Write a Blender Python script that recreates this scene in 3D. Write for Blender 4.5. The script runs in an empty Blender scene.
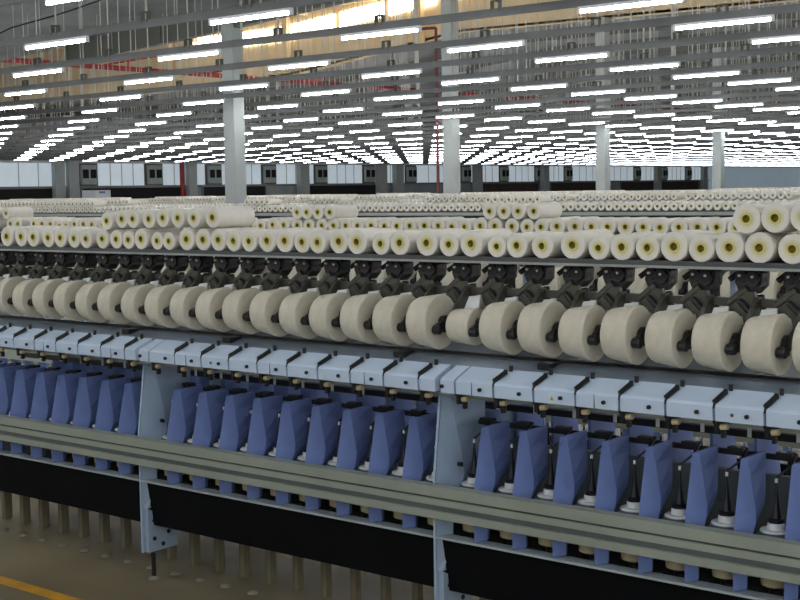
import bpy, math, random
from mathutils import Matrix, Vector
random.seed(7)
scn = bpy.context.scene
COL = scn.collection
# ------------------------------------------------------------------ camera, world, exposure
F = 1320.3
R = Matrix(((0.77653531, -0.03921533, 0.62885219),
            (0.62984931, 0.0749507, -0.77309265),
            (-0.01681583, 0.99641585, 0.08290161)))
H = 2.08
cd = bpy.data.cameras.new('camera'); cam = bpy.data.objects.new('camera', cd); COL.objects.link(cam)
cd.sensor_width = 36.0; cd.lens = F / 800 * 36; cd.clip_start = 0.05; cd.clip_end = 400
cam.matrix_world = Matrix.Translation((0, 0, H)) @ R.to_4x4()
scn.camera = cam
w = bpy.data.worlds.new('world'); scn.world = w; w.use_nodes = True
w.node_tree.nodes['Background'].inputs[0].default_value = (0.92, 0.95, 1.0, 1)
w.node_tree.nodes['Background'].inputs[1].default_value = 1.15
scn.view_settings.view_transform = 'Standard'; scn.view_settings.look = 'None'
scn.view_settings.gamma = 1; scn.view_settings.exposure = 0.0
scn.view_settings.use_curve_mapping = False
scn.cycles.use_denoising = True
scn.cycles.max_bounces = 6; scn.cycles.diffuse_bounces = 4; scn.cycles.glossy_bounces = 3
TUBE = 88.0        # radiance of the fluorescent tubes

def ray(x, y):     # direction of a photo pixel in world axes, to find where a thing stands
    return R @ Vector((x - 400.0, -(y - 300.0), -F))
def on_y(x, y, Y):
    d = ray(x, y); d = d * (Y / d.y); return d.x, d.z + H
def z_(v): return v + H

# ------------------------------------------------------------------ materials
def lin(c): c = c / 255.0; return c / 12.92 if c <= .04045 else ((c + .055) / 1.055) ** 2.4
MATS = {}
def mat(name, rgb, rough=.6, metal=0.0, var=.12, scale=6.0, bump=0.0, emit=None, spec=.5, wave=None):
    m = bpy.data.materials.new(name); m.use_nodes = True
    nt = m.node_tree; b = nt.nodes['Principled BSDF']
    c = [lin(v) for v in rgb]
    b.inputs['Roughness'].default_value = rough; b.inputs['Metallic'].default_value = metal
    b.inputs['Specular IOR Level'].default_value = spec
    tc = nt.nodes.new('ShaderNodeTexCoord'); nz = nt.nodes.new('ShaderNodeTexNoise')
    nz.inputs['Scale'].default_value = scale; nz.inputs['Detail'].default_value = 5
    nt.links.new(tc.outputs['Object'], nz.inputs['Vector'])
    rp = nt.nodes.new('ShaderNodeValToRGB')
    rp.color_ramp.elements[0].position = .3; rp.color_ramp.elements[1].position = .7
    rp.color_ramp.elements[0].color = [max(0, v * (1 - var)) for v in c] + [1]
    rp.color_ramp.elements[1].color = [min(1, v * (1 + var)) for v in c] + [1]
    nt.links.new(nz.outputs['Fac'], rp.inputs['Fac']); nt.links.new(rp.outputs['Color'], b.inputs['Base Color'])
    if bump:
        bp = nt.nodes.new('ShaderNodeBump'); bp.inputs['Strength'].default_value = bump; bp.inputs['Distance'].default_value = .02
        if wave:
            wv = nt.nodes.new('ShaderNodeTexWave'); wv.bands_direction = wave[0]; wv.inputs['Scale'].default_value = wave[1]
            nt.links.new(tc.outputs['Object'], wv.inputs['Vector']); nt.links.new(wv.outputs['Fac'], bp.inputs['Height'])
        else:
            nt.links.new(nz.outputs['Fac'], bp.inputs['Height'])
        nt.links.new(bp.outputs['Normal'], b.inputs['Normal'])
    if emit:
        b.inputs['Emission Color'].default_value = [lin(v) for v in emit[0]] + [1]; b.inputs['Emission Strength'].default_value = emit[1]
    MATS[name] = m; return m
def M(n): return MATS[n]
mat('concrete', (134, 121, 92), .42, var=.25, scale=1.3, bump=.05)
mat('yellow_paint', (214, 158, 40), .5, var=.15, scale=8)
mat('roof_sheet', (134, 138, 137), .7, var=.25, scale=.6, bump=.5, wave=('Y', 2.2))
mat('roof_far', (158, 160, 160), .7, var=.3, scale=.5, bump=.5, wave=('X', 2.0))
mat('cream', (216, 196, 158), .8, var=.08, scale=.7)
mat('daylight', (250, 240, 225), .6, emit=((255, 240, 215), 9), var=.02)
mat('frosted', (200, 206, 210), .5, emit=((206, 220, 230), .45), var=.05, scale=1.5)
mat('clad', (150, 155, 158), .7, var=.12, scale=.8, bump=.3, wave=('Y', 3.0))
mat('bluewall_glow', (196, 212, 226), .7, var=.06, scale=.2, emit=((190, 212, 226), .22))  # plain end wall; its added glow stands in for lamp light
mat('darkhole', (28, 26, 26), .9, var=.2)
mat('brown', (62, 50, 46), .8, var=.2, scale=2)
mat('column', (168, 174, 170), .6, var=.07, scale=2)
mat('steel', (120, 124, 122), .45, .3, var=.12, scale=3)
mat('trunk', (112, 114, 112), .5, .2, var=.15, scale=2)
mat('girder', (100, 102, 92), .6, .1, var=.12, scale=2)
mat('wire', (190, 188, 178), .5, .2, var=.1)
mat('redpipe', (150, 30, 34), .45, var=.12, scale=2)
mat('darkred', (96, 30, 32), .5, var=.12, scale=2)
mat('lampwhite', (225, 228, 230), .4, var=.03)
mat('tube', (255, 255, 255), .4, emit=((246, 250, 255), TUBE), var=.0)
mat('tube_mid', (255, 255, 255), .4, emit=((242, 247, 255), 32), var=.0)
mat('tube_far', (255, 255, 255), .4, emit=((240, 246, 255), 6), var=.0)
mat('yarn', (212, 205, 185), .95, var=.05, scale=30, bump=.25, spec=.15, wave=('X', 45))
mat('yarn_package', (222, 217, 205), .95, var=.05, scale=18, bump=.1, spec=.15)
mat('core_pale', (216, 209, 176), .8, var=.08, scale=12)
mat('core_yellow', (206, 195, 122), .7, var=.12, scale=12)
mat('core_hole', (140, 126, 40), .9, var=.2)
mat('blackplastic', (20, 20, 22), .4, var=.25, scale=10)
mat('headdark', (38, 36, 34), .5, .1, var=.45, scale=22, bump=.6)
mat('olive', (78, 76, 66), .5, .3, var=.3, scale=12, bump=.2)
mat('boxblue', (196, 212, 230), .45, var=.05, scale=6)
mat('deck', (112, 124, 136), .45, .1, var=.12, scale=5)
mat('blue', (122, 142, 196), .5, var=.07, scale=9, spec=.3)
mat('frame', (168, 188, 208), .5, .1, var=.08, scale=7)
mat('railalu', (160, 167, 153), .45, .25, var=.08, scale=5)
mat('slot', (96, 102, 100), .5, .3, var=.1, scale=5)
mat('skirt', (6, 7, 10), .8, var=.2, scale=4, spec=.15)
mat('lip', (170, 180, 182), .45, var=.06)
mat('pot', (84, 88, 88), .5, .2, var=.1)
mat('white', (222, 224, 220), .5, var=.04)
mat('beige', (186, 172, 134), .7, var=.08)
mat('leg', (116, 108, 82), .6, var=.2, scale=8)
mat('shelf', (74, 76, 73), .5, .2, var=.12, scale=4)
mat('shelfedge', (150, 154, 148), .45, .2, var=.08)
mat('palemat', (140, 136, 122), .8, var=.1)
mat('sticker', (226, 186, 50), .6, var=.03)

# ------------------------------------------------------------------ mesh helper
class MB:
    def __init__(s): s.v = []; s.f = []; s.m = []; s.mats = []; s.sm = []
    def mi(s, m):
        if m not in s.mats: s.mats.append(m)
        return s.mats.index(m)
    def add(s, vs, fs, m, smooth=False):
        o = len(s.v); s.v += [tuple(v) for v in vs]; k = s.mi(m)
        for f in fs: s.f.append([i + o for i in f]); s.m.append(k); s.sm.append(smooth)
    def box(s, x0, x1, y0, y1, z0, z1, m):
        s.add([(x0,y0,z0),(x1,y0,z0),(x1,y1,z0),(x0,y1,z0),(x0,y0,z1),(x1,y0,z1),(x1,y1,z1),(x0,y1,z1)],
              [(0,3,2,1),(4,5,6,7),(0,1,5,4),(1,2,6,5),(2,3,7,6),(3,0,4,7)], m)
    def loft(s, rings, m, smooth=False, cap=True):
        n = len(rings[0]); vs = [p for r in rings for p in r]; fs = []
        for i in range(len(rings) - 1):
            for j in range(n):
                a = i*n+j; b = i*n+(j+1) % n; fs.append((a, b, b+n, a+n))
        s.add(vs, fs, m, smooth)
        if cap:
            s.add(rings[0], [tuple(range(n))[::-1]], m); s.add(rings[-1], [tuple(range(n))], m)
    def prism_x(s, prof, x0, x1, m):       # prof: (y,z) counter-clockwise seen from +X
        s.loft([[(x0, y, z) for y, z in prof], [(x1, y, z) for y, z in prof]], m)
    def prism_y(s, prof, y0, y1, m):       # prof: (x,z)
        s.loft([[(x, y1, z) for x, z in prof], [(x, y0, z) for x, z in prof]], m)
    def tube(s, a, b, r0, m, r1=None, n=12, cap=True, smooth=True):
        a = Vector(a); b = Vector(b); r1 = r0 if r1 is None else r1
        d = (b - a).normalized(); u = d.orthogonal().normalized(); v = d.cross(u)
        rg = [[tuple(p + (u*math.cos(t)+v*math.sin(t))*r) for t in [2*math.pi*k/n for k in range(n)]] for p, r in ((a, r0), (b, r1))]
        s.loft(rg, m, smooth, cap)
    def lathe(s, axis, org, prof, m, n=24, smooth=True, c0=True, c1=True):   # prof: (along, radius); m may be a list per band
        ox, oy, oz = org; rings = []
        for t, r in prof:
            rg = []
            for k in range(n):
                c, q = math.cos(2*math.pi*k/n)*r, math.sin(2*math.pi*k/n)*r
                rg.append((ox+t, oy+c, oz+q) if axis == 'X' else (ox+q, oy+t, oz+c) if axis == 'Y' else (ox+c, oy+q, oz+t))
            rings.append(rg)
        for i in range(len(prof)-1):
            mm = m[i] if isinstance(m, list) else m
            s.loft([rings[i], rings[i+1]], mm, smooth, False)
        if c0: s.add(rings[0], [tuple(range(n))[::-1]], m[0] if isinstance(m, list) else m)
        if c1: s.add(rings[-1], [tuple(range(n))], m[-1] if isinstance(m, list) else m)
    def build(s, name, parent=None, loc=(0,0,0)):
        me = bpy.data.meshes.new(name); me.from_pydata(s.v, [], s.f)
        for m in s.mats: me.materials.append(M(m))
        me.polygons.foreach_set('material_index', s.m); me.polygons.foreach_set('use_smooth', s.sm)
        me.update(); o = bpy.data.objects.new(name, me); COL.objects.link(o); o.location = loc
        if parent: o.parent = parent
        return o
def tag(o, label=None, cat=None, group=None, kind=None):
    if label: o['label'] = label
    if cat: o['category'] = cat
    if group: o['group'] = group
    if kind: o['kind'] = kind
    return o
def empty(name, loc):
    o = bpy.data.objects.new(name, None); COL.objects.link(o); o.location = loc; o.empty_display_size = .2; return o
KIDS = {}
def kid(p, c): KIDS.setdefault(p.name, []).append(c); return c
def dup(o, loc=None, parent=None, rz=None):
    c = o.copy(); COL.objects.link(c)
    if parent: c.parent = parent
    if loc is not None: c.location = loc
    if rz is not None: c.rotation_euler.z = rz
    for ch in KIDS.get(o.name, []):
        d = ch.copy(); COL.objects.link(d); d.parent = c
    return c
ONES = ['', 'first', 'second', 'third', 'fourth', 'fifth', 'sixth', 'seventh', 'eighth', 'ninth', 'tenth', 'eleventh', 'twelfth',
        'thirteenth', 'fourteenth', 'fifteenth', 'sixteenth', 'seventeenth', 'eighteenth', 'nineteenth']
def ordinal(n):
    if n < 20: return ONES[n]
    t, u = divmod(n, 10); T = {2: 'twent', 3: 'thirt', 4: 'fort', 5: 'fift', 6: 'sixt', 7: 'sevent', 8: 'eight', 9: 'ninet', 10: 'hundred'}[t]
    return (T + 'ieth') if u == 0 else T + 'y-' + ONES[u]
def px(X, Y, Z):
    c = R.transposed() @ Vector((X, Y, Z - H))
    return (400 - F*c.x/c.z, 300 + F*c.y/c.z) if c.z < 0 else None

# ------------------------------------------------------------------ the hall
XW = -61.35
b = MB(); b.box(XW, 14, -6, 152, -.1, 0, 'concrete'); tag(b.build('floor'), kind='structure')
b = MB(); b.box(-30, 8, 4.035, 4.12, 0, .002, 'yellow_paint'); tag(b.build('floor_marking'), 'yellow painted line on the concrete floor in front of the machine', 'floor marking')
# far wall: lower band, ledge, upper cladding; daylit frosted panels set in it
Y1 = 150
b = MB(); b.box(XW-.3, XW, -6, 126, 0, z_(.54), 'clad'); b.box(XW-.3, XW, -6, 126, z_(1.86), z_(4.44), 'clad')
b.box(XW-.3, XW, 126, Y1, 0, z_(4.44), 'bluewall_glow'); tag(b.build('wall_left'), kind='structure')
b = MB(); b.box(-62, 14, 152, 152.3, 0, z_(9), 'clad'); tag(b.build('wall_back'), kind='structure')
b = MB(); b.box(XW, XW+.12, -6, 126, z_(.42), z_(.54), 'steel'); tag(b.build('trim_1'), kind='structure')
b = MB(); b.box(XW, XW+.1, -6, Y1, z_(1.82), z_(1.96), 'lampwhite'); tag(b.build('trim_2'), kind='structure')
fans = [47.49, 52.35, 57.2, 62.1, 67.13, 72.2, 77.02, 83.93, 89.16, 94.36, 98.97, 105.0, 111.22, 116.58, 121.66]
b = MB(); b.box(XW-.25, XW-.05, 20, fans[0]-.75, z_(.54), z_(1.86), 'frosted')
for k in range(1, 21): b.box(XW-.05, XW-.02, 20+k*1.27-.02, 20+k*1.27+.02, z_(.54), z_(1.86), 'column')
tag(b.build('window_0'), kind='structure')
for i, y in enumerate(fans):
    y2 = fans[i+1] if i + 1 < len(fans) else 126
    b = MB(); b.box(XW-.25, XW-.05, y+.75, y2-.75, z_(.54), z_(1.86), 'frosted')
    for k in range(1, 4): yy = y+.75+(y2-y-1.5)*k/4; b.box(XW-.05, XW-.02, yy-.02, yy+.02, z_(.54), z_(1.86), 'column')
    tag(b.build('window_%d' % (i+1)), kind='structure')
    b = MB(); b.box(XW-.3, XW-.12, y-.75, y+.75, z_(.54), z_(1.86), 'girder'); tag(b.build('wall_recess'), kind='structure')
    r = empty('exhaust_fan', (XW, y, z_(.62)))
    m = MB(); m.box(-.1, .12, -.5, .5, .0, 1.1, 'column'); m.build('fan_housing', r)
    for yy in (-.27, .27):
        m = MB(); m.box(.12, .14, yy-.2, yy+.2, .35, .85, 'darkhole'); m.build('fan_louver', r)
    tag(r, 'boxy grey exhaust fan high on the far wall, %s from the left end' % ordinal(i+1), 'exhaust fan', 'exhaust fans along the far wall')
# dark openings below the ledge
for i, (a, c, mm) in enumerate([(20, 45.0, 'darkhole'), (47.0, 54.6, 'darkhole'), (56.2, 61.6, 'darkhole'), (65.6, 73.0, 'darkhole'), (86.0, 94.0, 'brown'), (96, 103.5, 'brown'), (108.0, 114.5, 'brown'), (115.6, 123.6, 'brown')]):
    b = MB(); b.box(XW, XW+.06, a, c, z_(-1.6), z_(.40), mm); b.box(XW, XW+.09, a-.1, a, z_(-1.6), z_(.42), 'steel'); b.box(XW, XW+.09, c, c+.1, z_(-1.6), z_(.42), 'steel')
    tag(b.build('door_%d' % (i+1)), kind='structure')
# roofs
def roof(name, pts, th, m):     # pts along X (x,z); Y range
    (y0, y1), pr = pts; b = MB()
    b.prism_y([(x, z) for x, z in pr] + [(x, z+th) for x, z in reversed(pr)], y0, y1, m); tag(b.build(name), kind='structure')
roof('ceiling_near', ((-6, 21.0), [(XW, z_(2.37)), (-35.16, z_(3.30)), (-21.62, z_(4.18)), (-14.06, z_(4.83)), (14, z_(3.52))]), .08, 'roof_sheet')
roof('ceiling_monitor', ((21.0, 37.2), [(XW, z_(6.07)), (-43.07, z_(6.86)), (-29.01, z_(7.56)), (-17.58, z_(8.17)), (14, z_(8.17))]), .08, 'cream')
roof('ceiling_far', ((37.2, 152), [(XW, z_(4.45)), (-43.95, z_(4.31)), (-35.60, z_(4.48)), (-27.25, z_(5.41)), (-15.82, z_(5.27)), (14, z_(5.19))]), .08, 'roof_far')
# stepped clerestory wall between the roofs, with its daylit strip
def wall_strip(name, y0, y1, lo, hi, m, kind='structure', label=None, cat=None):
    b = MB(); b.prism_y([(x, z) for x, z in lo] + [(x, z) for x, z in reversed(hi)], y0, y1, m)
    o = b.build(name); tag(o, label, cat, kind=kind); return o
wall_strip('wall_clerestory', 37.2, 37.3, [(XW, z_(4.40)), (-43.95, z_(4.22)), (-35.60, z_(4.39)), (-27.25, z_(5.36)), (-15.82, z_(5.23)), (14, z_(5.14))],
           [(XW, z_(6.15)), (-43.07, z_(6.94)), (-29.01, z_(7.65)), (-17.58, z_(8.26)), (14, z_(8.26))], 'cream')
glz = [(-46.5, -43.6), (-43.2, -40.6), (-40.3, -37.7), (-37.4, -35), (-34.7, -32.3), (-32.0, -29.5), (-29.2, -26)]
def gz(x): return 6.55 + max(0, (x + 41)) * .09
for i, (a, c) in enumerate(glz):
    b = MB(); b.prism_y([(a*.879, z_(gz(a)*.879)), (c*.879, z_(gz(c)*.879)), (c*.879, z_((gz(c)+.62)*.879)), (a*.879, z_((gz(a)+.62)*.879))], 37.14, 37.2, 'daylight')
    tag(b.build('window_%d' % (30+i)), kind='structure')
b = MB()
for x in (-42.2, -35.5, -29, -22.4, -15.8): b.box(x-.12, x+.12, 36.9, 37.14, z_(5.0 if x < -28 else 5.4), z_(7.2), 'cream')
b.box(-44, 10, 37.0, 37.14, z_(6.85), z_(6.98), 'cream'); tag(b.build('trim_3'), kind='structure')
# far second clerestory
wall_strip('wall_clerestory', 84, 84.1, [(-50, z_(5.0)), (-10, z_(5.2))], [(-50, z_(5.6)), (-10, z_(6.1))], 'cream')
# rafters in the cream monitor (each a thing)
for i, x in enumerate((-45.7, -40.4, -34.3, -27.7, -19.9, -15.8)):
    zz = 6.1 if x < -35 else 6.6
    b = MB(); b.box(x-.1, x+.1, 21.3, 36.88, z_(zz), z_(zz+.35), 'cream')
    tag(b.build('roof_beam'), 'cream beam crossing the raised roof bay, %s from the far end' % ordinal(i+1), 'roof beam', 'cream beams of the raised roof bay')
# tapered grey girder at the first column row and lighter ones behind
b = MB(); b.prism_y([(-27.5, z_(3.27)), (-21.8, z_(3.62)), (-14, z_(4.18)), (-14, z_(4.66)), (-21.8, z_(4.10)), (-27.5, z_(3.78))], 20.71, 20.89, 'girder')
for x in (-27.4, -25.7, -23.9):
    zz = 3.27+(x+27.5)*.0615; b.box(x-.03, x+.03, 20.66, 20.94, z_(zz), z_(zz+.49), 'girder')
tag(b.build('roof_girder'), 'deep tapered grey roof girder running into the nearest column', 'girder')
for i, (y, x0) in enumerate([(14.5, -44), (8.5, -40)]):
    b = MB(); b.prism_y([(x0, z_(2.4)), (-21.8, z_(3.7)), (-21.8, z_(3.82)), (x0, z_(2.52))], y, y+.12, 'girder')
    tag(b.build('roof_purlin'), ['thin grey purlin under the near roof', 'thin grey purlin nearest the aisle under the roof'][i], 'purlin')
# purlins below the far roof
for i in range(14):
    y = 39.5 + i*3.4
    b = MB()
    b.prism_y([(XW+.1, z_(4.2)), (-44, z_(4.06)), (-35.6, z_(4.22)), (-27.3, z_(5.14)), (10, z_(4.9)), (10, z_(5.06)), (-27.3, z_(5.3)), (-35.6, z_(4.38)), (-44, z_(4.22)), (XW+.1, z_(4.36))], y, y+.15, 'girder')
    tag(b.build('roof_purlin'), 'grey purlin under the far corrugated roof, %s behind the cream wall' % ordinal(i+1), 'purlin', 'purlins under the far roof')
# columns
cols = [(-21.62, 20.8, 4.06), (-21.62, 28.9, 7.4), (-21.62, 36.95, 5.32), (-21.5, 45.0, 4.95)]
nm = ['nearest and widest grey square column, ringed by the first package rows', 'second grey square column, dark red pipe running beside it',
      'third grey column, its top tinted cream under the raised roof', 'slimmest of the four tall columns, before the plain blue wall']
for (x, y, zt), l in zip(cols, nm):
    b = MB(); b.box(x-.167, x+.167, y-.167, y+.167, 0, z_(zt), 'column'); b.box(x-.21, x+.21, y-.21, y+.21, 0, .3, 'column')
    o = b.build('column'); o.location = (0, 0, 0); tag(o, l, 'column', 'tall columns between the machines', 'thing')
wc = [45.2, 46.15, 55.0, 64.9, 73.1, 75.0, 84.9, 94.6, 114.5, 124.4]
for i, y in enumerate(wc):
    b = MB(); s = .33 if y < 60 else .42; b.box(XW+.15, XW+.15+s, y-s, y+s, 0, z_(3.2), 'column')
    tag(b.build('column'), 'pale blue-grey column standing against the far wall, %s from the left' % ordinal(i+1), 'column', 'columns at the far wall', 'thing')

# ------------------------------------------------------------------ pipes
b = MB(); b.tube((-33.8, 21.2, z_(4.02)), (-33.0, 66, z_(4.02)), .08, 'redpipe', n=10); b.build('pipe_tmp')
o = bpy.data.objects['pipe_tmp']; o.name = 'sprinkler_pipe'; tag(o, 'long red sprinkler main crossing under the roof', 'pipe')
for i in range(7):
    y = 22.2 + i*4.382
    b = MB(); x = -33.8 + (y-21.2)/45*.8
    b.tube((x+.05, y, z_(4.04)), (x+3.6, y, z_(4.16)), .03, 'redpipe', n=8); b.tube((x+1.5, y, z_(4.08)), (x+1.5, y, z_(3.8)), .025, 'redpipe', n=8)
    tag(b.build('sprinkler_branch'), 'thin red branch pipe off the sprinkler main, %s along it' % ordinal(i+1), 'pipe', 'red sprinkler branch pipes')
cab = MB(); cpts = [(-6, 36), (12, 27.5), (30, 22.5), (50, 17), (72, 10), (98, 1), (130, -14)]
cpp = [(on_y(x, y, 13.0)[0], 13.0, on_y(x, y, 13.0)[1]) for x, y in cpts]
for a_, b_ in zip(cpp, cpp[1:]): cab.tube(a_, b_, .014, 'blackplastic', n=8)
tag(cab.build('hanging_cable'), 'black cable sagging below the roof at the upper left', 'cable')
b = MB(); b.tube((-21.45, 28.06, .0), (-21.45, 28.06, z_(4.25)), .04, 'darkred', n=10); b.tube((-21.45, 28.06, z_(4.25)), (-21.98, 27.9, z_(4.25)), .04, 'darkred', n=10)
tag(b.build('standpipe'), 'dark red vertical pipe with an elbow beside the second column', 'pipe')
b = MB(); b.tube((XW+.6, 54.0, 0), (XW+.6, 54.0, z_(1.9)), .14, 'redpipe', n=10); tag(b.build('standpipe'), 'bright red vertical pipe at the far wall', 'pipe')
b = MB(); b.tube((-24.0, 59.5, 0), (-24.0, 59.5, z_(1.9)), .05, 'blackplastic', n=8); tag(b.build('cable_pole'), 'thin dark pole before the plain blue end wall', 'pole')

# ------------------------------------------------------------------ lights: a regular lattice of trunkings with hanging tubes
LX0, LDX, LY0, LDY, LZ = -10.37, 3.426, 19.02, 2.191, 1.885
fx = MB(); fx.box(-.60, .60, -.022, .022, .018, .05, 'lampwhite'); fx.box(-.63, -.60, -.022, .022, -.026, .05, 'lampwhite'); fx.box(.60, .63, -.022, .022, -.026, .05, 'lampwhite')
fbody = fx.build('tube_light')
tb = MB(); tb.tube((-.6, 0, -.004), (.6, 0, -.004), .016, 'tube', n=8); ftube = tb.build('lamp_tube', fbody); kid(fbody, ftube)
fb2 = fx.build('tube_light'); tb = MB(); tb.tube((-.6, 0, -.004), (.6, 0, -.004), .013, 'tube_mid', n=8); kid(fb2, tb.build('lamp_tube', fb2))
vis = []; rest = []
for j in range(-10, 60):
    Y = LY0 + j*LDY
    for i in range(-15, 8):
        X = LX0 + i*LDX
        if X < XW + 1 or X > 12: continue
        if Y < 9 and X < -26: continue
        # tube centres shift slightly along the rails with depth, as in the photo's lattice
        p = px(X, Y, z_(LZ))
        if p and -35 < p[0] < 835 and 0 < p[1]: vis.append((j, i, X, Y, p))
        elif Y < 26 and X > -26: rest.append((X, Y))
vis.sort(key=lambda t: t[2]**2 + t[3]**2)
ind, far = vis[:296], vis[296:]
rows = {}
for t in ind: rows.setdefault(t[0], []).append(t)
first = True; first2 = True; jmin = min(rows); midset = set(t[:2] for t in ind[140:])
for j in sorted(rows):
    for k, t in enumerate(sorted(rows[j], key=lambda t: t[2])):
        if t[:2] in midset: o = fb2 if first2 else dup(fb2); first2 = False
        else: o = fbody if first else dup(fbody); first = False
        o.location = (t[2], t[3], z_(LZ))
        tag(o, 'white tube light on the %s rail back, %s from its far end' % (ordinal(j-jmin+1), ordinal(k+1)), 'light', 'hanging tube lights')
def light_mass(name, pts, label, tm='tube'):
    b = MB()
    for X, Y in pts:
        z = z_(LZ); b.box(X-.6, X+.6, Y-.022, Y+.022, z+.018, z+.05, 'lampwhite'); b.tube((X-.6, Y, z-.004), (X+.6, Y, z-.004), .012, tm, n=6)
    tag(b.build(name), label, 'light', kind='stuff')
light_mass('tube_light_rows', [(t[2], t[3]) for t in far], 'distant rows of white tube lights receding to the far wall', 'tube_far')
light_mass('tube_light_rows', rest, 'white tube lights over the near aisle')
for j in range(-10, 60):
    Y = LY0 + j*LDY
    xs = [t[2] for t in vis if t[0] == j]
    if not xs and j > 8: continue
    x0 = max(XW+1.3, min(xs)-3) if xs else -30
    x1 = min(12, max(xs)+6) if xs else 12
    if j < 10: x1 = 12; x0 = min(x0, -30)
    r = empty('lighting_rail', (0, Y, z_(1.94)))
    m = MB(); m.box(x0, x1, -.022, .022, -.005, .085, 'trunk'); m.build('trunking', r)
    n = int((x1-x0)/(LDX/2)); m = MB(); hk = MB()
    for k in range(n):
        x = LX0 + LDX*.5 + (round((x0-LX0)/LDX)+k*.5)*LDX
        if x < x0 or x > x1: continue
        zt = 2.0
        if Y > 37.2: zt = 1.25 + (x - XW)*.05 if x < -28 else 3.0
        if 21.0 < Y < 37.2: zt = 3.9 + (x-XW)*.05
        if Y < 21.0: zt = min(2.1, .4 + (x-XW)*.045)
        zt = max(.5, zt)
        m.box(x-.006, x+.006, -.006, .006, .085, zt, 'wire')
        m.box(x+.5-.005, x+.5+.005, -.005, .005, .085, zt*.9, 'wire')
        hk.box(x-.06, x-.045, -.03, .03, .05, .17, 'girder'); hk.box(x+.045, x+.06, -.03, .03, .05, .17, 'girder'); hk.box(x-.06, x+.06, -.03, .03, .16, .175, 'girder')
    tag(m.build('suspension_wire', r), kind='stuff'); tag(hk.build('hanger_bracket', r), kind='stuff')
    rank = j - (-10) + 1
    tag(r, 'long grey lighting rail hung on thin wires, %s back from the camera' % ordinal(rank), 'lighting rail', 'suspended lighting rails')

# ------------------------------------------------------------------ machine modules (front side; local y is from the machine's centre line)
YC = 4.98
def g(y): return y - YC
def sep_mesh(levels, m):
    rings = []
    for z, ya, a, bb, yc, t in levels:
        rings.append([(-.004, g(ya), z_(z)), (a, g(ya+bb), z_(z)), (t, g(yc), z_(z)), (-.004, g(yc), z_(z))])
    b = MB(); b.loft(rings[::-1], m); return b
SEP = [(-1.032, 4.615, .006, .036, 4.81, .010), (-1.10, 4.599, .0175, .053, 4.81, .010), (-1.20, 4.576, .0342, .0777, 4.81, .010),
       (-1.24, 4.566, .041, .087, 4.80, .010), (-1.285, 4.556, .043, .086, 4.74, .010), (-1.325, 4.551, .038, .076, 4.665, .012),
       (-1.40, 4.55, .028, .062, 4.645, .014), (-1.527, 4.552, .026, .056, 4.64, .014)]
POST = [(-.875, 4.60, .006, .04, 4.90, .012), (-1.00, 4.585, .018, .07, 4.90, .014), (-1.15, 4.56, .035, .12, 4.89, .014), (-1.27, 4.548, .044, .145, 4.84, .014),
        (-1.34, 4.545, .04, .12, 4.74, .014), (-1.42, 4.545, .03, .08, 4.645, .014), (-1.58, 4.545, .03, .075, 4.635, .014), (-1.69, 4.545, .012, .02, 4.59, .014)]
def X_range(y, x0, x1, step=.2, ph=0.0):
    out = []; k = math.ceil((x0-ph)/step)
    while ph + k*step <= x1: out.append(round(ph + k*step, 4)); k += 1
    return out
XA0, XA1 = -7.35, -1.45
MX = -4.4
mA = empty('yarn_twisting_machine', (MX, YC, 0))
tag(mA, 'long yarn twisting machine in front, blue separators between its spindles under a package shelf', 'textile machine', 'yarn twisting machines')
def P(builder, name, parent=mA): return builder.build(name, parent, (-MX, 0, 0))
def shelf(parent, x0, x1, ox):
    b = MB(); b.box(x0, x1, g(4.755), g(5.06), z_(-.326), z_(-.302), 'shelf'); b.box(x0, x1, g(4.75), g(4.756), z_(-.318), z_(-.298), 'shelf')
    o = b.build('package_shelf', parent, (ox, 0, 0))
    b = MB(); b.box(x0, x1, g(4.742), g(4.756), z_(-.328), z_(-.318), 'shelfedge'); b.build('shelf_edge', parent, (ox, 0, 0)); return o
shelf(mA, XA0, XA1, -MX)
b = MB()
b.prism_x([(g(4.50), z_(-1.296)), (g(4.50), z_(-1.340)), (g(4.512), z_(-1.341)), (g(4.512), z_(-1.349)), (g(4.50), z_(-1.350)), (g(4.50), z_(-1.378)), (g(4.512), z_(-1.380)),
           (g(4.512), z_(-1.402)), (g(4.494), z_(-1.404)), (g(4.494), z_(-1.436)), (g(4.545), z_(-1.436)), (g(4.545), z_(-1.292))], XA0, XA1, 'railalu'); P(b, 'front_rail')
b = MB(); b.box(XA0, XA1, g(4.508), g(4.5125), z_(-1.349), z_(-1.341), 'olive'); b.box(XA0, XA1, g(4.506), g(4.5125), z_(-1.402), z_(-1.380), 'slot'); P(b, 'rail_slot_shade')  # darker strips put the recess shade into the colour
b = MB(); b.prism_x([(g(4.57), z_(-1.541)), (g(4.60), z_(-1.785)), (g(4.615), z_(-1.785)), (g(4.60), z_(-1.541))], XA0, XA1, 'skirt'); b.box(XA0, XA1, g(5.36), g(5.37), z_(-1.70), z_(-1.555), 'skirt'); P(b, 'skirt_panel')
b = MB(); b.box(XA0, XA1, g(4.543), g(4.612), z_(-1.540), z_(-1.530), 'lip'); P(b, 'skirt_lip')
b = MB(); b.box(XA0, XA1, g(4.605), g(5.355), z_(-1.60), z_(-1.57), 'olive'); b.box(XA0, XA1, g(4.90), g(5.06), z_(-1.57), z_(-1.45), 'pot'); P(b, 'spindle_bank')
b = MB(); b.box(XA0, XA1, g(4.62), g(5.36), z_(-1.785), z_(-1.775), 'skirt'); P(b, 'shade_plate')  # unseen plate added to keep light off the floor below
b = MB(); b.prism_x([(g(4.62), z_(-.785)), (g(5.34), z_(-.785)), (g(5.34), z_(-.770)), (g(5.20), z_(-.734)), (g(4.76), z_(-.734)), (g(4.62), z_(-.770))], XA0, XA1, 'deck'); P(b, 'deck_plate')
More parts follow.
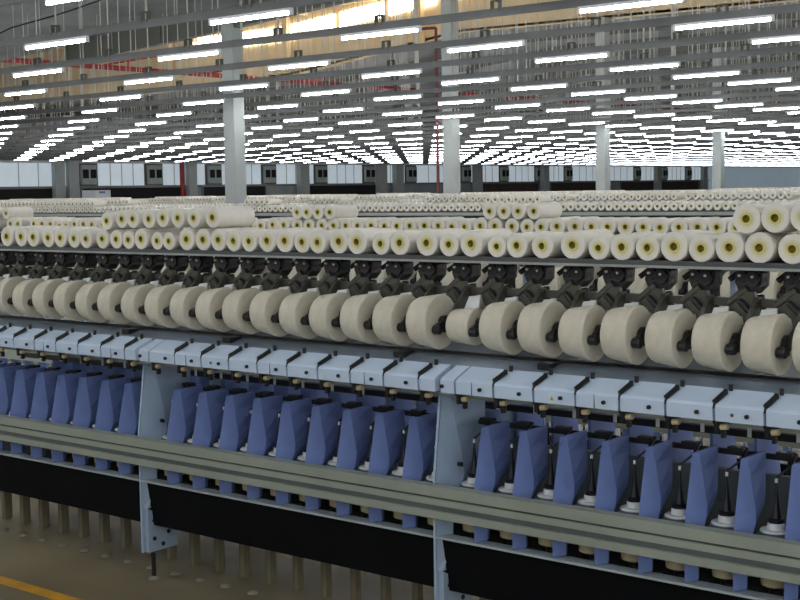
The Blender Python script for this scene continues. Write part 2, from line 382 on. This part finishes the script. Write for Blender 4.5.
b = MB(); b.tube((XA0, g(4.74), z_(-.748)), (XA1, g(4.74), z_(-.748)), .024, 'blackplastic', n=12); P(b, 'drive_shaft')
b = MB(); b.box(XA0, XA1, g(4.885), g(4.915), z_(-.482), z_(-.448), 'olive'); P(b, 'arm_rail')
b = MB(); b.tube((XA0, g(4.57), z_(-.892)), (XA1, g(4.57), z_(-.892)), .010, 'railalu', n=10); b.box(XA0, XA1, g(4.60), g(4.64), z_(-.90), z_(-.877), 'olive'); P(b, 'guide_bar')
b = MB(); b.box(XA0, XA1, g(4.84), g(4.855), z_(-1.07), z_(-1.048), 'blackplastic'); b.box(XA0, XA1, g(5.09), g(5.12), z_(-1.045), z_(-1.015), 'blackplastic'); P(b, 'yarn_guide_rail')
b = MB(); b.box(XA0, XA1, g(4.93), g(5.03), z_(-.93), z_(-.915), 'railalu'); b.box(XA0, XA1, g(4.965), g(4.995), z_(-1.45), z_(-1.16), 'slot'); P(b, 'centre_beam')
POSTS = [-3.506, -5.506]
SX = X_range(0, XA0+.1, XA1-.1, .2, -2.106)
b = sep_mesh(SEP, 'blue'); sep = b.build('separator', mA); first = True
for x in SX:
    if any(abs(x-p) < .05 for p in POSTS): continue
    if first: sep.location = (x-MX, 0, 0); first = False
    else: dup(sep, (x-MX, 0, 0), mA)
for x in SX: dup(sep, (x-MX+.02, 0, 0), mA, math.pi)
# frame posts
b = sep_mesh(POST, 'frame')
b.loft([[(x0, g(ya-.004), z_(z)), (x1, g(ya-.004), z_(z)), (x1, g(ya+.012), z_(z)), (x0, g(ya+.012), z_(z))] for z, ya, x0, x1 in ((-1.93, 4.545, -.020, -.008), (-1.27, 4.547, -.020, -.008), (-1.0, 4.585, -.020, -.008), (-.88, 4.60, -.020, -.008))], 'frame')
b.add([(-.02, g(4.56), z_(-1.93)), (-.02, g(4.76), z_(-1.93)), (-.02, g(4.76), z_(-1.79)), (-.02, g(4.56), z_(-1.69)), (.02, g(4.56), z_(-1.93)), (.02, g(4.76), z_(-1.93)), (.02, g(4.76), z_(-1.79)), (.02, g(4.56), z_(-1.69))],
      [(0,3,2,1),(4,5,6,7),(0,1,5,4),(1,2,6,5),(2,3,7,6),(3,0,4,7)], 'frame')
for yy, zz in ((4.60, -1.86), (4.66, -1.90), (4.60, -1.76), (4.70, -1.84)): b.tube((.02, g(yy), z_(zz)), (.024, g(yy), z_(zz)), .012, 'blackplastic', n=10)
b.tube((.035, g(4.66), z_(-1.22)), (.055, g(4.66), z_(-1.22)), .010, 'blackplastic', n=10)
post = b.build('frame_post', mA, (POSTS[0]-MX, 0, 0))
b = MB(); b.tube((.03, g(4.58), z_(-1.93)), (.03, g(4.58), .02), .012, 'blackplastic'); b.lathe('Z', (.03, g(4.58), 0), [(0, .032), (.012, .032), (.022, .014)], 'palemat', 16)
lf = b.build('leveling_foot', post); kid(post, lf)
dup(post, (POSTS[1]-MX, 0, 0), mA)
for p in POSTS: dup(post, (p-MX, 0, 0), mA, math.pi)
# tension boxes
def box_mesh(x0, x1, extra=None):
    b = MB(); b.prism_x([(g(4.505), z_(-.876)), (g(4.62), z_(-.876)), (g(4.62), z_(-.770)), (g(4.514), z_(-.812)), (g(4.502), z_(-.822))], x0, x1, 'boxblue')
    if extra == 'split':
        b.box(-.112, -.109, g(4.5015), g(4.51), z_(-.874), z_(-.820), 'slot')
    if extra == 'sticker':
        b.add([(-.118, g(4.5035), z_(-.862)), (-.098, g(4.5035), z_(-.862)), (-.108, g(4.5015), z_(-.842))], [(0, 1, 2)], 'sticker')
        b.add([(-.110, g(4.5028), z_(-.859)), (-.106, g(4.5028), z_(-.859)), (-.108, g(4.5010), z_(-.848))], [(0, 1, 2)], 'blackplastic')
    if extra == 'stud': b.tube((-.125, g(4.500), z_(-.848)), (-.125, g(4.504), z_(-.848)), .007, 'pot', n=10)
    return b
BXP = -1.969
lev = MB(); lev.tube((.000, g(4.506), z_(-.830)), (.000, g(4.514), z_(-.805)), .005, 'blackplastic', n=8); lev.tube((.000, g(4.514), z_(-.806)), (.014, g(4.580), z_(-.775)), .011, 'blackplastic', n=8)
lev.tube((.014, g(4.578), z_(-.785)), (.014, g(4.578), z_(-.764)), .009, 'blackplastic', n=8); lev.tube((.020, g(4.61), z_(-.775)), (.020, g(4.61), z_(-.750)), .009, 'blackplastic', n=8)
eye = MB(); eye.tube((-.066, g(4.494), z_(-.848)), (-.066, g(4.506), z_(-.848)), .0085, 'blackplastic', n=10)
protos = {}
for key in (None, 'split', 'sticker', 'stud'):
    o = box_mesh(-.193, -.004, key).build('tension_box', mA); l = lev.build('tension_lever', o); e = eye.build('guide_eye', o); kid(o, l); kid(o, e); protos[key] = [o, False]
def put(key, x):
    o, used = protos[key]
    if used: return dup(o, (x-MX, 0, 0), mA)
    o.location = (x-MX, 0, 0); protos[key][1] = True; return o
BX = X_range(0, XA0+.25, XA1, .2, BXP)
for n, x in enumerate(BX):
    hit = [p for p in POSTS if x-.2 < p+.06 < x]
    if hit:
        gp = hit[0]+.045
        for a, c in ((x-.193, gp-.016), (gp+.016, x-.004)):
            b = MB(); b.prism_x([(g(4.505), z_(-.876)), (g(4.62), z_(-.876)), (g(4.62), z_(-.770)), (g(4.514), z_(-.812)), (g(4.502), z_(-.822))], a, c, 'boxblue'); o = b.build('tension_box', mA, (-MX, 0, 0))
        b = MB(); 
        for v in (x-.066,): b.tube((v, g(4.494), z_(-.848)), (v, g(4.506), z_(-.848)), .0085, 'blackplastic', n=10)
        b.build('guide_eye', o)
        continue
    pxv = px(x, 4.5, z_(-.83))[0]
    key = 'sticker' if abs(pxv-581) < 15 else 'stud' if (abs(pxv-764) < 18 or abs(pxv-232) < 12 or abs(pxv-188) < 10) else 'split' if n % 3 == 1 else None
    put(key, x)
for k, (o, u) in list(protos.items()):
    if not u:
        for c in KIDS[o.name]: bpy.data.objects.remove(c)
        bpy.data.objects.remove(o)
bb = MB(); bb.prism_x([(g(4.505), z_(-.876)), (g(4.62), z_(-.876)), (g(4.62), z_(-.770)), (g(4.514), z_(-.812)), (g(4.502), z_(-.822))], XA0, XA1, 'boxblue')
o = bb.build('rear_tension_box_row', mA, (MX, 0, 0)); o.location = (-MX - 2*0, 0, 0); o.scale = (1, -1, 1)
# deck vents
for xx, yy in ((546, 364), (401, 351), (229, 337), (128, 331)):
    X, _ = on_y(xx, yy, 4.66)
    b = MB(); b.box(X-.03, X+.03, g(4.64), g(4.72), z_(-.762), z_(-.735), 'blackplastic'); P(b, 'deck_vent')
# yarn clamps under the boxes
cl = MB(); cl.tube((-.035, g(4.545), z_(-.885)), (.03, g(4.53), z_(-.872)), .012, 'blackplastic', n=8); cl.box(-.03, -.012, g(4.53), g(4.57), z_(-.925), z_(-.875), 'blackplastic')
cl.tube((-.008, g(4.545), z_(-.905)), (.02, g(4.545), z_(-.900)), .012, 'beige', n=12); cl.box(-.006, .008, g(4.54), g(4.56), z_(-.945), z_(-.915), 'blackplastic')
clamp = cl.build('yarn_clamp', mA)
b = MB(); b.prism_y([(-.03, z_(-1.0)), (.01, z_(-1.0)), (.025, z_(-.935)), (-.01, z_(-.925))], g(4.72), g(4.725), 'white')
CX = X_range(0, XA0+.1, XA1, .2, -1.95)
for n, x in enumerate(CX):
    if n == 0: clamp.location = (x-MX, 0, 0)
    else: dup(clamp, (x-MX, 0, 0), mA)
# balloon-guide arms (black thin levers between separators)
ar = MB(); ar.tube((0, g(4.80), z_(-1.03)), (.015, g(4.70), z_(-1.06)), .006, 'blackplastic', n=6); ar.tube((.015, g(4.70), z_(-1.06)), (-.03, g(4.68), z_(-1.10)), .005, 'blackplastic', n=6)
ar.box(-.085, -.02, g(4.80), g(4.84), z_(-1.045), z_(-1.03), 'blackplastic'); ar.box(-.015, .0, g(4.83), g(4.835), z_(-.99), z_(-.93), 'white')
arm = ar.build('yarn_guide_lever', mA)
# spindles
SPX = [x for x in X_range(0, XA0+.1, XA1, .2, -1.997)]
s = MB(); s.lathe('Z', (0, g(4.68), 0), [(z_(-1.40), .062), (z_(-1.392), .068), (z_(-1.316), .068), (z_(-1.308), .062)], 'pot', 24)
s.lathe('Z', (0, g(4.68), 0), [(z_(-1.52), .030), (z_(-1.51), .055), (z_(-1.43), .058), (z_(-1.42), .03), (z_(-1.40), .03)], 'beige', 20)
s.lathe('Z', (0, g(4.68), 0), [(z_(-1.57), .02), (z_(-1.52), .02)], 'blackplastic', 12)
s.box(-.05, -.02, g(4.63), g(4.66), z_(-1.57), z_(-1.53), 'blackplastic'); s.box(.02, .045, g(4.625), g(4.65), z_(-1.57), z_(-1.525), 'blackplastic')
spin = s.build('spindle', mA)
s = MB(); s.lathe('Z', (0, g(4.68), 0), [(z_(-1.308), .055), (z_(-1.304), .060), (z_(-1.298), .058), (z_(-1.296), .034), (z_(-1.276), .032), (z_(-1.272), .028)], 'white', 24); kid(spin, s.build('spindle_disc', spin))
s = MB(); s.lathe('Z', (0, g(4.68), 0), [(z_(-1.272), .030), (z_(-1.258), .031), (z_(-1.255), .02), (z_(-1.20), .010), (z_(-1.12), .0035)], 'blackplastic', 14)
s.lathe('Z', (0, g(4.68), 0), [(z_(-1.12), .006), (z_(-1.105), .006)], 'white', 8); kid(spin, s.build('spindle_needle', spin))
for n, x in enumerate(SPX):
    if n == 0: spin.location = (x-MX, 0, 0); arm.location = (x+.03-MX, 0, 0)
    else: dup(spin, (x-MX, 0, 0), mA); dup(arm, (x+.03-MX, 0, 0), mA)
    dup(spin, (x-MX, 0, 0), mA, math.pi)
# winding heads
hd = MB(); Yh = 4.93
hd.prism_y([(-.048, z_(-.328)), (-.058, z_(-.385)), (-.040, z_(-.425)), (.02, z_(-.432)), (.052, z_(-.40)), (.055, z_(-.35)), (.04, z_(-.328))], g(Yh-.04), g(Yh+.035), 'headdark')
hd.tube((.020, g(Yh-.055), z_(-.372)), (.020, g(Yh-.03), z_(-.372)), .030, 'headdark', n=14); hd.tube((-.030, g(Yh-.05), z_(-.362)), (-.030, g(Yh-.03), z_(-.362)), .024, 'headdark', n=12)
for xx, zz in ((-.032, -.358), (.022, -.362)): hd.tube((xx, g(Yh-.062), z_(zz)), (xx, g(Yh-.045), z_(zz)), .0055, 'white', n=8)
hd.tube((-.052, g(Yh-.02), z_(-.35)), (-.075, g(Yh-.05), z_(-.375)), .012, 'headdark', n=8); hd.tube((.03, g(Yh), z_(-.44)), (.05, g(Yh-.02), z_(-.50)), .018, 'headdark', n=8)
head = hd.build('winding_head', mA)
h2 = MB(); h2.tube((.0, g(4.88), z_(-.41)), (-.075, g(4.865), z_(-.47)), .020, 'olive', r1=.014, n=8)
h2.prism_y([(-.035, z_(-.42)), (-.075, z_(-.48)), (-.055, z_(-.53)), (-.015, z_(-.515)), (.0, z_(-.57)), (.034, z_(-.57)), (.05, z_(-.47)), (.035, z_(-.42))], g(4.862), g(4.884), 'olive')
h2.tube((-.02, g(4.85), z_(-.455)), (.03, g(4.84), z_(-.50)), .013, 'headdark', n=8)
h2.prism_x([(g(4.90), z_(-.44)), (g(4.86), z_(-.44)), (g(4.765), z_(-.545)), (g(4.70), z_(-.575)), (g(4.685), z_(-.60)), (g(4.71), z_(-.62)), (g(4.79), z_(-.575)), (g(4.91), z_(-.49))][::-1], .034, .052, 'olive')
h2.lathe('X', (.026, g(4.70), z_(-.596)), [(0, .028), (.004, .033), (.02, .033), (.026, .026)], 'blackplastic', 18)
h2.prism_x([(g(4.70), z_(-.57)), (g(4.64), z_(-.60)), (g(4.625), z_(-.63)), (g(4.70), z_(-.64))][::-1], .034, .050, 'blackplastic')
h2.lathe('X', (.026, g(4.638), z_(-.622)), [(0, .018), (.003, .021), (.034, .021), (.038, .017)], 'blackplastic', 16)
kid(head, h2.build('package_arm', head))
h3 = MB(); h3.add([(-.135, g(4.80), z_(-.56)), (-.050, g(4.80), z_(-.56)), (-.060, g(4.835), z_(-.478)), (-.122, g(4.835), z_(-.486)), (-.135, g(4.815), z_(-.56)), (-.050, g(4.815), z_(-.56)), (-.060, g(4.845), z_(-.478)), (-.122, g(4.845), z_(-.486))],
                  [(0,1,2,3),(7,6,5,4),(0,4,5,1),(1,5,6,2),(2,6,7,3),(3,7,4,0)], 'white')
kid(head, h3.build('yarn_guide', head))
HX = [x for x in X_range(0, XA0+.1, XA1, .2, -2.206)]
for n, x in enumerate(HX):
    if n == 0: head.location = (x-MX, 0, 0)
    else: dup(head, (x-MX, 0, 0), mA)
for i, x in enumerate(X_range(0, XA0+.1, XA1, 1.0, -2.306)):
    b = MB(); b.box(-.012, .012, g(4.96), g(5.0), z_(-.74), z_(-.326), 'frame'); b.build('shelf_bracket', mA, (x-MX, 0, 0))
# legs
lg = MB(); lg.box(0, .035, g(4.885), g(4.925), 0.0, z_(-1.60), 'leg'); lg.box(0, .006, g(4.885), g(4.96), 0, z_(-1.60), 'leg'); leg = lg.build('leg', mA)
for n, x in enumerate(X_range(0, XA0, XA1-.05, .2, -6.328)):
    if n == 0: leg.location = (x-MX, 0, 0)
    else: dup(leg, (x-MX, 0, 0), mA)
# small pale mounds on the floor, at spindle spacing
pd = MB(); pd.lathe('Z', (0, 0, 0), [(0, .030), (.006, .028), (.012, .018), (.016, .006)], 'palemat', 18); mound = pd.build('floor_mound')
PX = [x for x in X_range(0, -7.3, -4.7, .2, -6.062)]
def post_phrase(x):
    near, fa = -3.5, -5.5
    dn, df = abs(x-near), abs(x-fa)
    p, nmn = (near, 'nearer') if dn < df else (fa, 'farther')
    k = int(round(abs(x-p)/.2)) if False else None
    return p, nmn
def name_relative(items, fmt):     # items: list of (x, obj); adds ordinals from the frame posts
    for p, nmn in ((-3.5, 'nearer'), (-5.5, 'farther')):
        L = sorted([t for t in items if (abs(t[0]+3.5) < abs(t[0]+5.5)) == (nmn == 'nearer') and t[0] < p], key=lambda t: -t[0])
        Rr = sorted([t for t in items if (abs(t[0]+3.5) < abs(t[0]+5.5)) == (nmn == 'nearer') and t[0] >= p], key=lambda t: t[0])
        for k, t in enumerate(L): t[1]['label'] = fmt % (ordinal(k+1) + ' left', nmn)
        for k, t in enumerate(Rr): t[1]['label'] = fmt % (ordinal(k+1) + ' right', nmn)
its = []
for n, x in enumerate(PX):
    o = mound if n == 0 else dup(mound); o.location = (x, 4.72, 0); tag(o, 'x', 'floor pad', 'pale mounds on the floor under the machine'); its.append((x, o))
name_relative(its, 'small pale domed mound on the shaded floor, %s of the %s frame post')

# ------------------------------------------------------------------ wound cones held in the front machine
def cone_mesh(r0, r1, L=.13):
    b = MB(); b.lathe('X', (0, 0, 0), [(-L, .03), (-L, r0*.86), (-L+.004, r0*.95), (-L+.016, r0), (-.006, r1), (0, r1-.006), (0, .03)], 'yarn', 40); return b
c0 = cone_mesh(.106, .122).build('yarn_cone')
q = MB(); q.lathe('X', (0, 0, 0), [(-.145, .024), (.004, .027), (.005, .02)], 'blackplastic', 16); kid(c0, q.build('cone_tube', c0))
c1 = cone_mesh(.074, .084).build('yarn_cone')
q = MB(); q.lathe('X', (0, 0, 0), [(-.145, .024), (.004, .027), (.005, .02)], 'blackplastic', 16); kid(c1, q.build('cone_tube', c1))
its = []; first = True
for x in X_range(0, XA0+.15, XA1, .2, -2.183):
    small = abs(x + 3.383) < .05
    if small: o = c1; o.location = (x, 4.70, z_(-.605))
    else:
        o = c0 if first else dup(c0); first = False
        s = random.uniform(.955, 1.0); s = 1.03 if abs(x+3.583) < .05 else s
        o.location = (x, 4.70, z_(-.596) - (1-s)*.10); o.scale = (1, s, s)
    tag(o, 'x', 'yarn cone', 'wound cream cones in the front machine'); its.append((x, o))
name_relative([t for t in its if t[1] is not c1], 'fat cream yarn cone under the dark winding heads, %s of the %s frame post')
tag(c1, 'noticeably smaller cream yarn cone just above the nearer frame post')
for n, x in enumerate(X_range(0, -6.2, XA1, .2, -2.183)):
    o = dup(c0); o.location = (x-.13, 5.26, z_(-.60)); o.rotation_euler = (0, 0, math.pi)
    tag(o, 'cream yarn cone on the rear side of the front machine, glimpsed between winding heads', 'yarn cone', 'cones on the rear side of the front machine')

# ------------------------------------------------------------------ yarn packages
def package(n=26, L=.26):
    b = MB(); r = .0555
    b.lathe('Y', (0, 0, 0), [(L, r*.3), (L, r*.93), (L-.005, r), (.006, r), (0, r*.95), (0, r*.62)], 'yarn_package', n, c1=False)
    o = b.build('yarn_package')
    c = MB(); c.lathe('Y', (0, 0, 0), [(0, r*.62), (0, r*.44), (-.003, r*.42), (-.003, r*.27), (.02, r*.22), (.02, .001)], ['core_pale', 'core_yellow', 'core_yellow', 'core_hole', 'core_hole'], n, c0=False)
    k = c.build('package_core', o); kid(o, k); return o
pk = package(); pk_used = [False]
def place(x, y, z, s, group, label=None, yaw=0):
    o = dup(pk) if pk_used[0] else pk; pk_used[0] = True
    o.location = (x, y, z); o.scale = (s, 1, s); o.rotation_euler = (0, random.uniform(0, 6.28) if False else 0, yaw)
    tag(o, label, 'yarn package', group); return o
R0 = .0555; ZS = -.302
def px_row(lst, Y, ys=None):
    out = []
    for i, x in enumerate(lst):
        X, Z = on_y(x, (ys[i] if ys else 240), Y); out.append((X, Z))
    return out
A1 = [6.6, 20, 32, 47.5, 59.4, 74, 86, 102, 115, 127.5, 140.5, 156, 168, 186, 201.5, 217, 233, 248, 266, 283, 300.6, 317, 337, 356.6, 379.8, 398.3, 426.4, 448, 471, 495.6, 515.4, 541, 571, 598, 620.6, 646.5, 673, 700.4, 728, 758, 791.7, 822]
small = {74, 86, 102, 115, 127.5, 379.8, 448, 495.6, 541, 598, 646.5, 700.4}
pts = px_row(A1, 4.74); its = []
for i, (X, Z) in enumerate(pts):
    gp = min([abs(X-pts[k][0]) for k in (i-1, i+1) if 0 <= k < len(pts)])
    r = min(.0545 if A1[i] in small else .0605, gp*.60, .061)
    # neighbours' radii may not exceed the gap
    its.append([X, r])
for i in range(len(its)-1):
    gp = its[i+1][0]-its[i][0]
    t = its[i][1]+its[i+1][1]
    if t > gp*1.0: k = gp*1.0/t; its[i][1] *= k; its[i+1][1] *= k
lab = []
for (X, r) in its:
    o = place(X, 4.745 + random.uniform(-.006, .008), z_(ZS)+r, r/R0, 'packages on the front shelf, bottom row', 'x'); lab.append((X, o))
# extra package behind the left edge of frame
name_relative(lab, 'yellow-cored package, bottom row of front shelf, %s of the %s frame post')
B1 = [(106, 221), (121, 219), (132, 219), (148, 219), (162, 218), (177, 218), (193, 218), (211.7, 217.5)]
for k, (x, y) in enumerate(B1):
    X, Z = on_y(x, y, 4.74); r = .052 if k != 7 else .056
    place(X, 4.745, Z, r/R0, 'packages stacked above the front shelf row', 'package in upper tier of eight on the front shelf, %s from its left' % ordinal(k+1))
for k, (x, y) in enumerate([(745.7, 219), (774.3, 218), (804, 217)]):
    X, Z = on_y(x, y, 4.74)
    place(X, 4.745, Z, .0575/R0, 'packages stacked above the front shelf row', 'large package in the near upper tier on the front shelf, %s from its left' % ordinal(k+1))
# second machine's shelf
YB = 7.09
B2 = [-3, 11, 18.6, 34.4, 42.6, 51, 60, 66.5, 75, 84, 92.4, 103, 113, 123, 133, 143, 154, 165, 176, 187, 198, 209, 220, 232, 242, 251, 261, 273, 284, 297.6, 309, 322, 333.7, 346, 357.8, 371.5, 384.6, 397, 410, 424.8, 438.5, 452, 464.6, 480.5, 495, 512, 527, 541, 557, 575, 591.5, 607.6, 625.4, 643.3, 660, 679, 697.6, 716.8, 736, 756, 777, 798, 820]
pb = px_row(B2, YB); rb = []
for i, (X, Z) in enumerate(pb):
    gp = min([abs(X-pb[k][0]) for k in (i-1, i+1) if 0 <= k < len(pb)]); rb.append(min(.0585, gp*.505) * random.uniform(.95, 1))
for i, ((X, Z), r) in enumerate(zip(pb, rb)):
    place(X, YB, z_(ZS)+r, r/R0, 'packages on the second shelf', 'cream yarn package on the second shelf back, %s from its left' % ordinal(i+1))
for gi, (xs, zc, nmx) in enumerate([([-4, 1, 8.5], -.150, 'leftmost pile'), ([297, 306.5, 317.5, 329.6], -.150, 'middle pile of four'), ([489.4, 503.6, 518, 533.7], -.148, 'right pile of four')]):
    if gi == 0: xs = [-5, 6]
    for k, x in enumerate(xs):
        X, _ = on_y(x, 210, YB-.01); 
        place(X, YB-.01, z_(zc), .054/R0, 'packages piled on the second shelf row', 'package on top of the second shelf row, %s, %s from its left' % (nmx, ordinal(k+1)))
# third shelf: individuals too, small in the photo
YCm = 14.5
fp = MB(); fp.lathe('Y', (0, 0, 0), [(.26, .001), (.26, .054), (0, .054), (0, .018), (.012, .018), (.012, .001)], ['yarn_package', 'yarn_package', 'yarn_package', 'core_hole', 'core_hole'], 14)
fpo = fp.build('yarn_package'); fused = False
r3 = X_range(0, -21.6, -5.7, .112, 0)
def place3(X, Y, Z, label):
    global fused
    o = dup(fpo) if fused else fpo; fused = True; o.location = (X, Y, Z); s = random.uniform(.94, 1.0); o.scale = (s, 1, s)
    tag(o, label, 'yarn package', 'packages on the third shelf')
for n, X in enumerate(r3): place3(X+random.uniform(-.003, .003), YCm, z_(ZS)+.054, 'small distant cream yarn package in the bottom row of the third shelf back')
n3 = 0
for a, c in ((-21.6, -18.6), (-10.3, -9.45), (-14.9, -14.3)):
    for X in X_range(0, a, c, .112, .056): place3(X, YCm, z_(ZS)+.054+.098, 'small distant cream yarn package in an upper pile on the third shelf'); n3 += 1

# unseen machine-shaped block added beside the camera, keeping low light off the floor
light_blocker = empty('yarn_twisting_machine', (-7.6, -.1, 0)); tag(light_blocker, 'unseen light blocker added beside the viewpoint, shaped like a low twisting machine', 'textile machine', 'yarn twisting machines')
for nme, a in (('skirt_panel', (-6.2, 6.2, -.55, .55, .28, 1.1, 'skirt')), ('tension_housing', (-6.2, 6.2, -.6, .6, 1.1, 1.3, 'boxblue')), ('winding_section', (-6.2, 6.2, -.4, .4, 1.3, 1.66, 'headdark')), ('package_shelf', (-6.2, 6.2, -.5, .5, 1.66, 1.69, 'shelf'))):  # parts of the unseen light blocker
    m = MB(); m.box(*a); m.build(nme, light_blocker)
for xx in (-6, -3, 0, 3, 6):
    m = MB(); m.box(xx-.05, xx+.05, -.4, .4, 0, .28, 'frame'); m.build('leg', light_blocker)
# farther shelves: rows past counting, one mass per machine
def view_x(Y):      # X range seen at this depth
    a = on_y(-15, 195, Y)[0]; c = on_y(815, 195, Y)[0]; return a, c
FAR = [16.85, 22.0, 24.35, 30.9, 33.85, 40.9, 43.3, 50.0, 52.4]
def machine_simple(Y, x0, x1, label):
    r = empty('yarn_twisting_machine', ((x0+x1)/2, Y+.23, 0)); ox = -(x0+x1)/2; oy = -(Y+.23)
    m = MB(); m.box(x0, x1, Y, Y+.46, z_(-.34), z_(-.302), 'shelf'); m.build('package_shelf', r, (ox, oy, 0))
    m = MB(); m.box(x0, x1, Y-.008, Y, z_(-.36), z_(-.318), 'shelfedge'); m.build('shelf_edge', r, (ox, oy, 0))
    m = MB(); m.box(x0, x1, Y+.12, Y+.34, z_(-.72), z_(-.345), 'headdark'); m.build('winding_section', r, (ox, oy, 0))
    m = MB(); m.box(x0, x1, Y-.2, Y+.66, z_(-.87), z_(-.76), 'boxblue'); m.build('tension_housing', r, (ox, oy, 0))
    m = MB(); m.box(x0, x1, Y-.1, Y+.56, z_(-1.5), z_(-.87), 'blue'); m.build('spindle_section', r, (ox, oy, 0))
    m = MB(); m.box(x0, x1, Y-.12, Y+.58, .2, z_(-1.5), 'skirt'); m.build('skirt_panel', r, (ox, oy, 0))
    k = 0; x = x0+.2
    while x < x1:
        m = MB(); m.box(-.03, .03, -.05, .05, 0, .2, 'frame'); m.build('leg', r, (x+ox, 0, 0)); x += max(2.0, (x1-x0)/12)
    tag(r, label, 'textile machine', 'yarn twisting machines')
a, c = view_x(7.1)
machine_simple(14.52, -22.6, -5.2, 'third yarn twisting machine back, across the wide aisle, packages along its shelf')
for i, Y in enumerate(FAR):
    a, c = view_x(Y)
    a = max(a-.5, -50); c = min(c+.5, -2.0)
    machine_simple(Y+.02, a, c, 'yarn twisting machine far back in the hall, %s from the front, under piled packages' % ordinal(i+4))
    b = MB(); hsh = random.Random(100+i)
    x = a+.1; tiers = 2; k = 0
    while x < c-.1:
        if k <= 0: k = hsh.randint(6, 26); tiers = hsh.choice([1, 2, 2, 2]) if i < 3 else (hsh.choice([1, 2]) if i < 5 else 1)
        for t in range(tiers):
            if t and (k <= t or k > 25): continue
            r = .054; X = x+(.056 if t % 2 else 0); Z = z_(ZS)+r+t*.098
            if abs(X+24.6) < .3 and abs(Y-51.36) < 1: continue
            n = 8; L = .26
            ring = [(X+r*math.sin(2*math.pi*q/n), r*math.cos(2*math.pi*q/n)) for q in range(n)]
            vs = [(u, Y, Z+v) for u, v in ring] + [(u, Y+L, Z+v) for u, v in ring]
            b.add(vs, [tuple(range(n))] + [(q, q+n, (q+1) % n+n, (q+1) % n) for q in range(n)] + [tuple(range(2*n-1, n-1, -1))], 'yarn_package')
            h = .02; b.add([(X-h, Y-.002, Z), (X, Y-.002, Z-h), (X+h, Y-.002, Z), (X, Y-.002, Z+h)], [(0, 1, 2, 3)], 'core_hole')
        x += .112; k -= 1
    tag(b.build('yarn_package_rows'), 'piled rows of small cream yarn packages on the %s shelf back' % ordinal(i+4), 'yarn packages', 'distant rows of packages', 'stuff')

# second machine (Y 7.1): shelf, heads, cones, deck
mB = empty('yarn_twisting_machine', (-6.9, YC+2.35, 0)); XB0, XB1 = -11.4, -2.6; ob = 6.9
tag(mB, 'second yarn twisting machine, mostly hidden right behind the front one', 'textile machine', 'yarn twisting machines')
shelf(mB, XB0, XB1, ob)
for nme, args in (('deck_plate', (g(4.62), g(5.34), z_(-.79), z_(-.74), 'deck')), ('tension_housing', (g(4.50), g(4.62), z_(-.868), z_(-.77), 'boxblue')),
                  ('arm_rail', (g(4.885), g(4.915), z_(-.482), z_(-.448), 'olive')), ('front_rail', (g(4.5), g(4.54), z_(-1.436), z_(-1.296), 'railalu')),
                  ('spindle_bank', (g(4.605), g(5.355), z_(-1.60), z_(-1.56), 'olive')), ('skirt_panel', (g(4.6), g(4.615), z_(-1.785), z_(-1.555), 'skirt'))):
    b = MB(); b.box(XB0, XB1, *args); b.build(nme, mB, (ob, 0, 0))
for x in X_range(0, XB0+.1, XB1, .2, -2.206): 
    o = dup(head, (x+6.9, 0, 0), mB)
for x in X_range(0, XB0+.1, XB1, 2.0, -3.506): dup(post, (x+6.9, 0, 0), mB)
for x in X_range(0, XB0+.1, XB1, .2, -2.106):
    if abs((x+3.506) % 2.0) > .05 and abs((x+3.506) % 2.0 - 2) > .05: dup(sep, (x+6.9, 0, 0), mB)
for x in X_range(0, XB0+.1, XB1, .2, -2.183):
    o = dup(c0); o.location = (x, 4.70+2.35, z_(-.596)); o.scale = (1, .98, .98)
    tag(o, 'cream yarn cone in the second machine, glimpsed beneath the front shelf between winding heads', 'yarn cone', 'cones in the second machine')
# white cabinet far back on the left
b = MB(); b.box(-.5, .5, -.55, .55, 0, z_(.27), 'lampwhite'); b.box(.5, .51, -.2, .2, z_(.10), z_(.2), 'blue'); tag(b.build('cabinet', None, (-57, 44.6, 0)), 'white cabinet with a small blue plate near the far wall', 'cabinet')
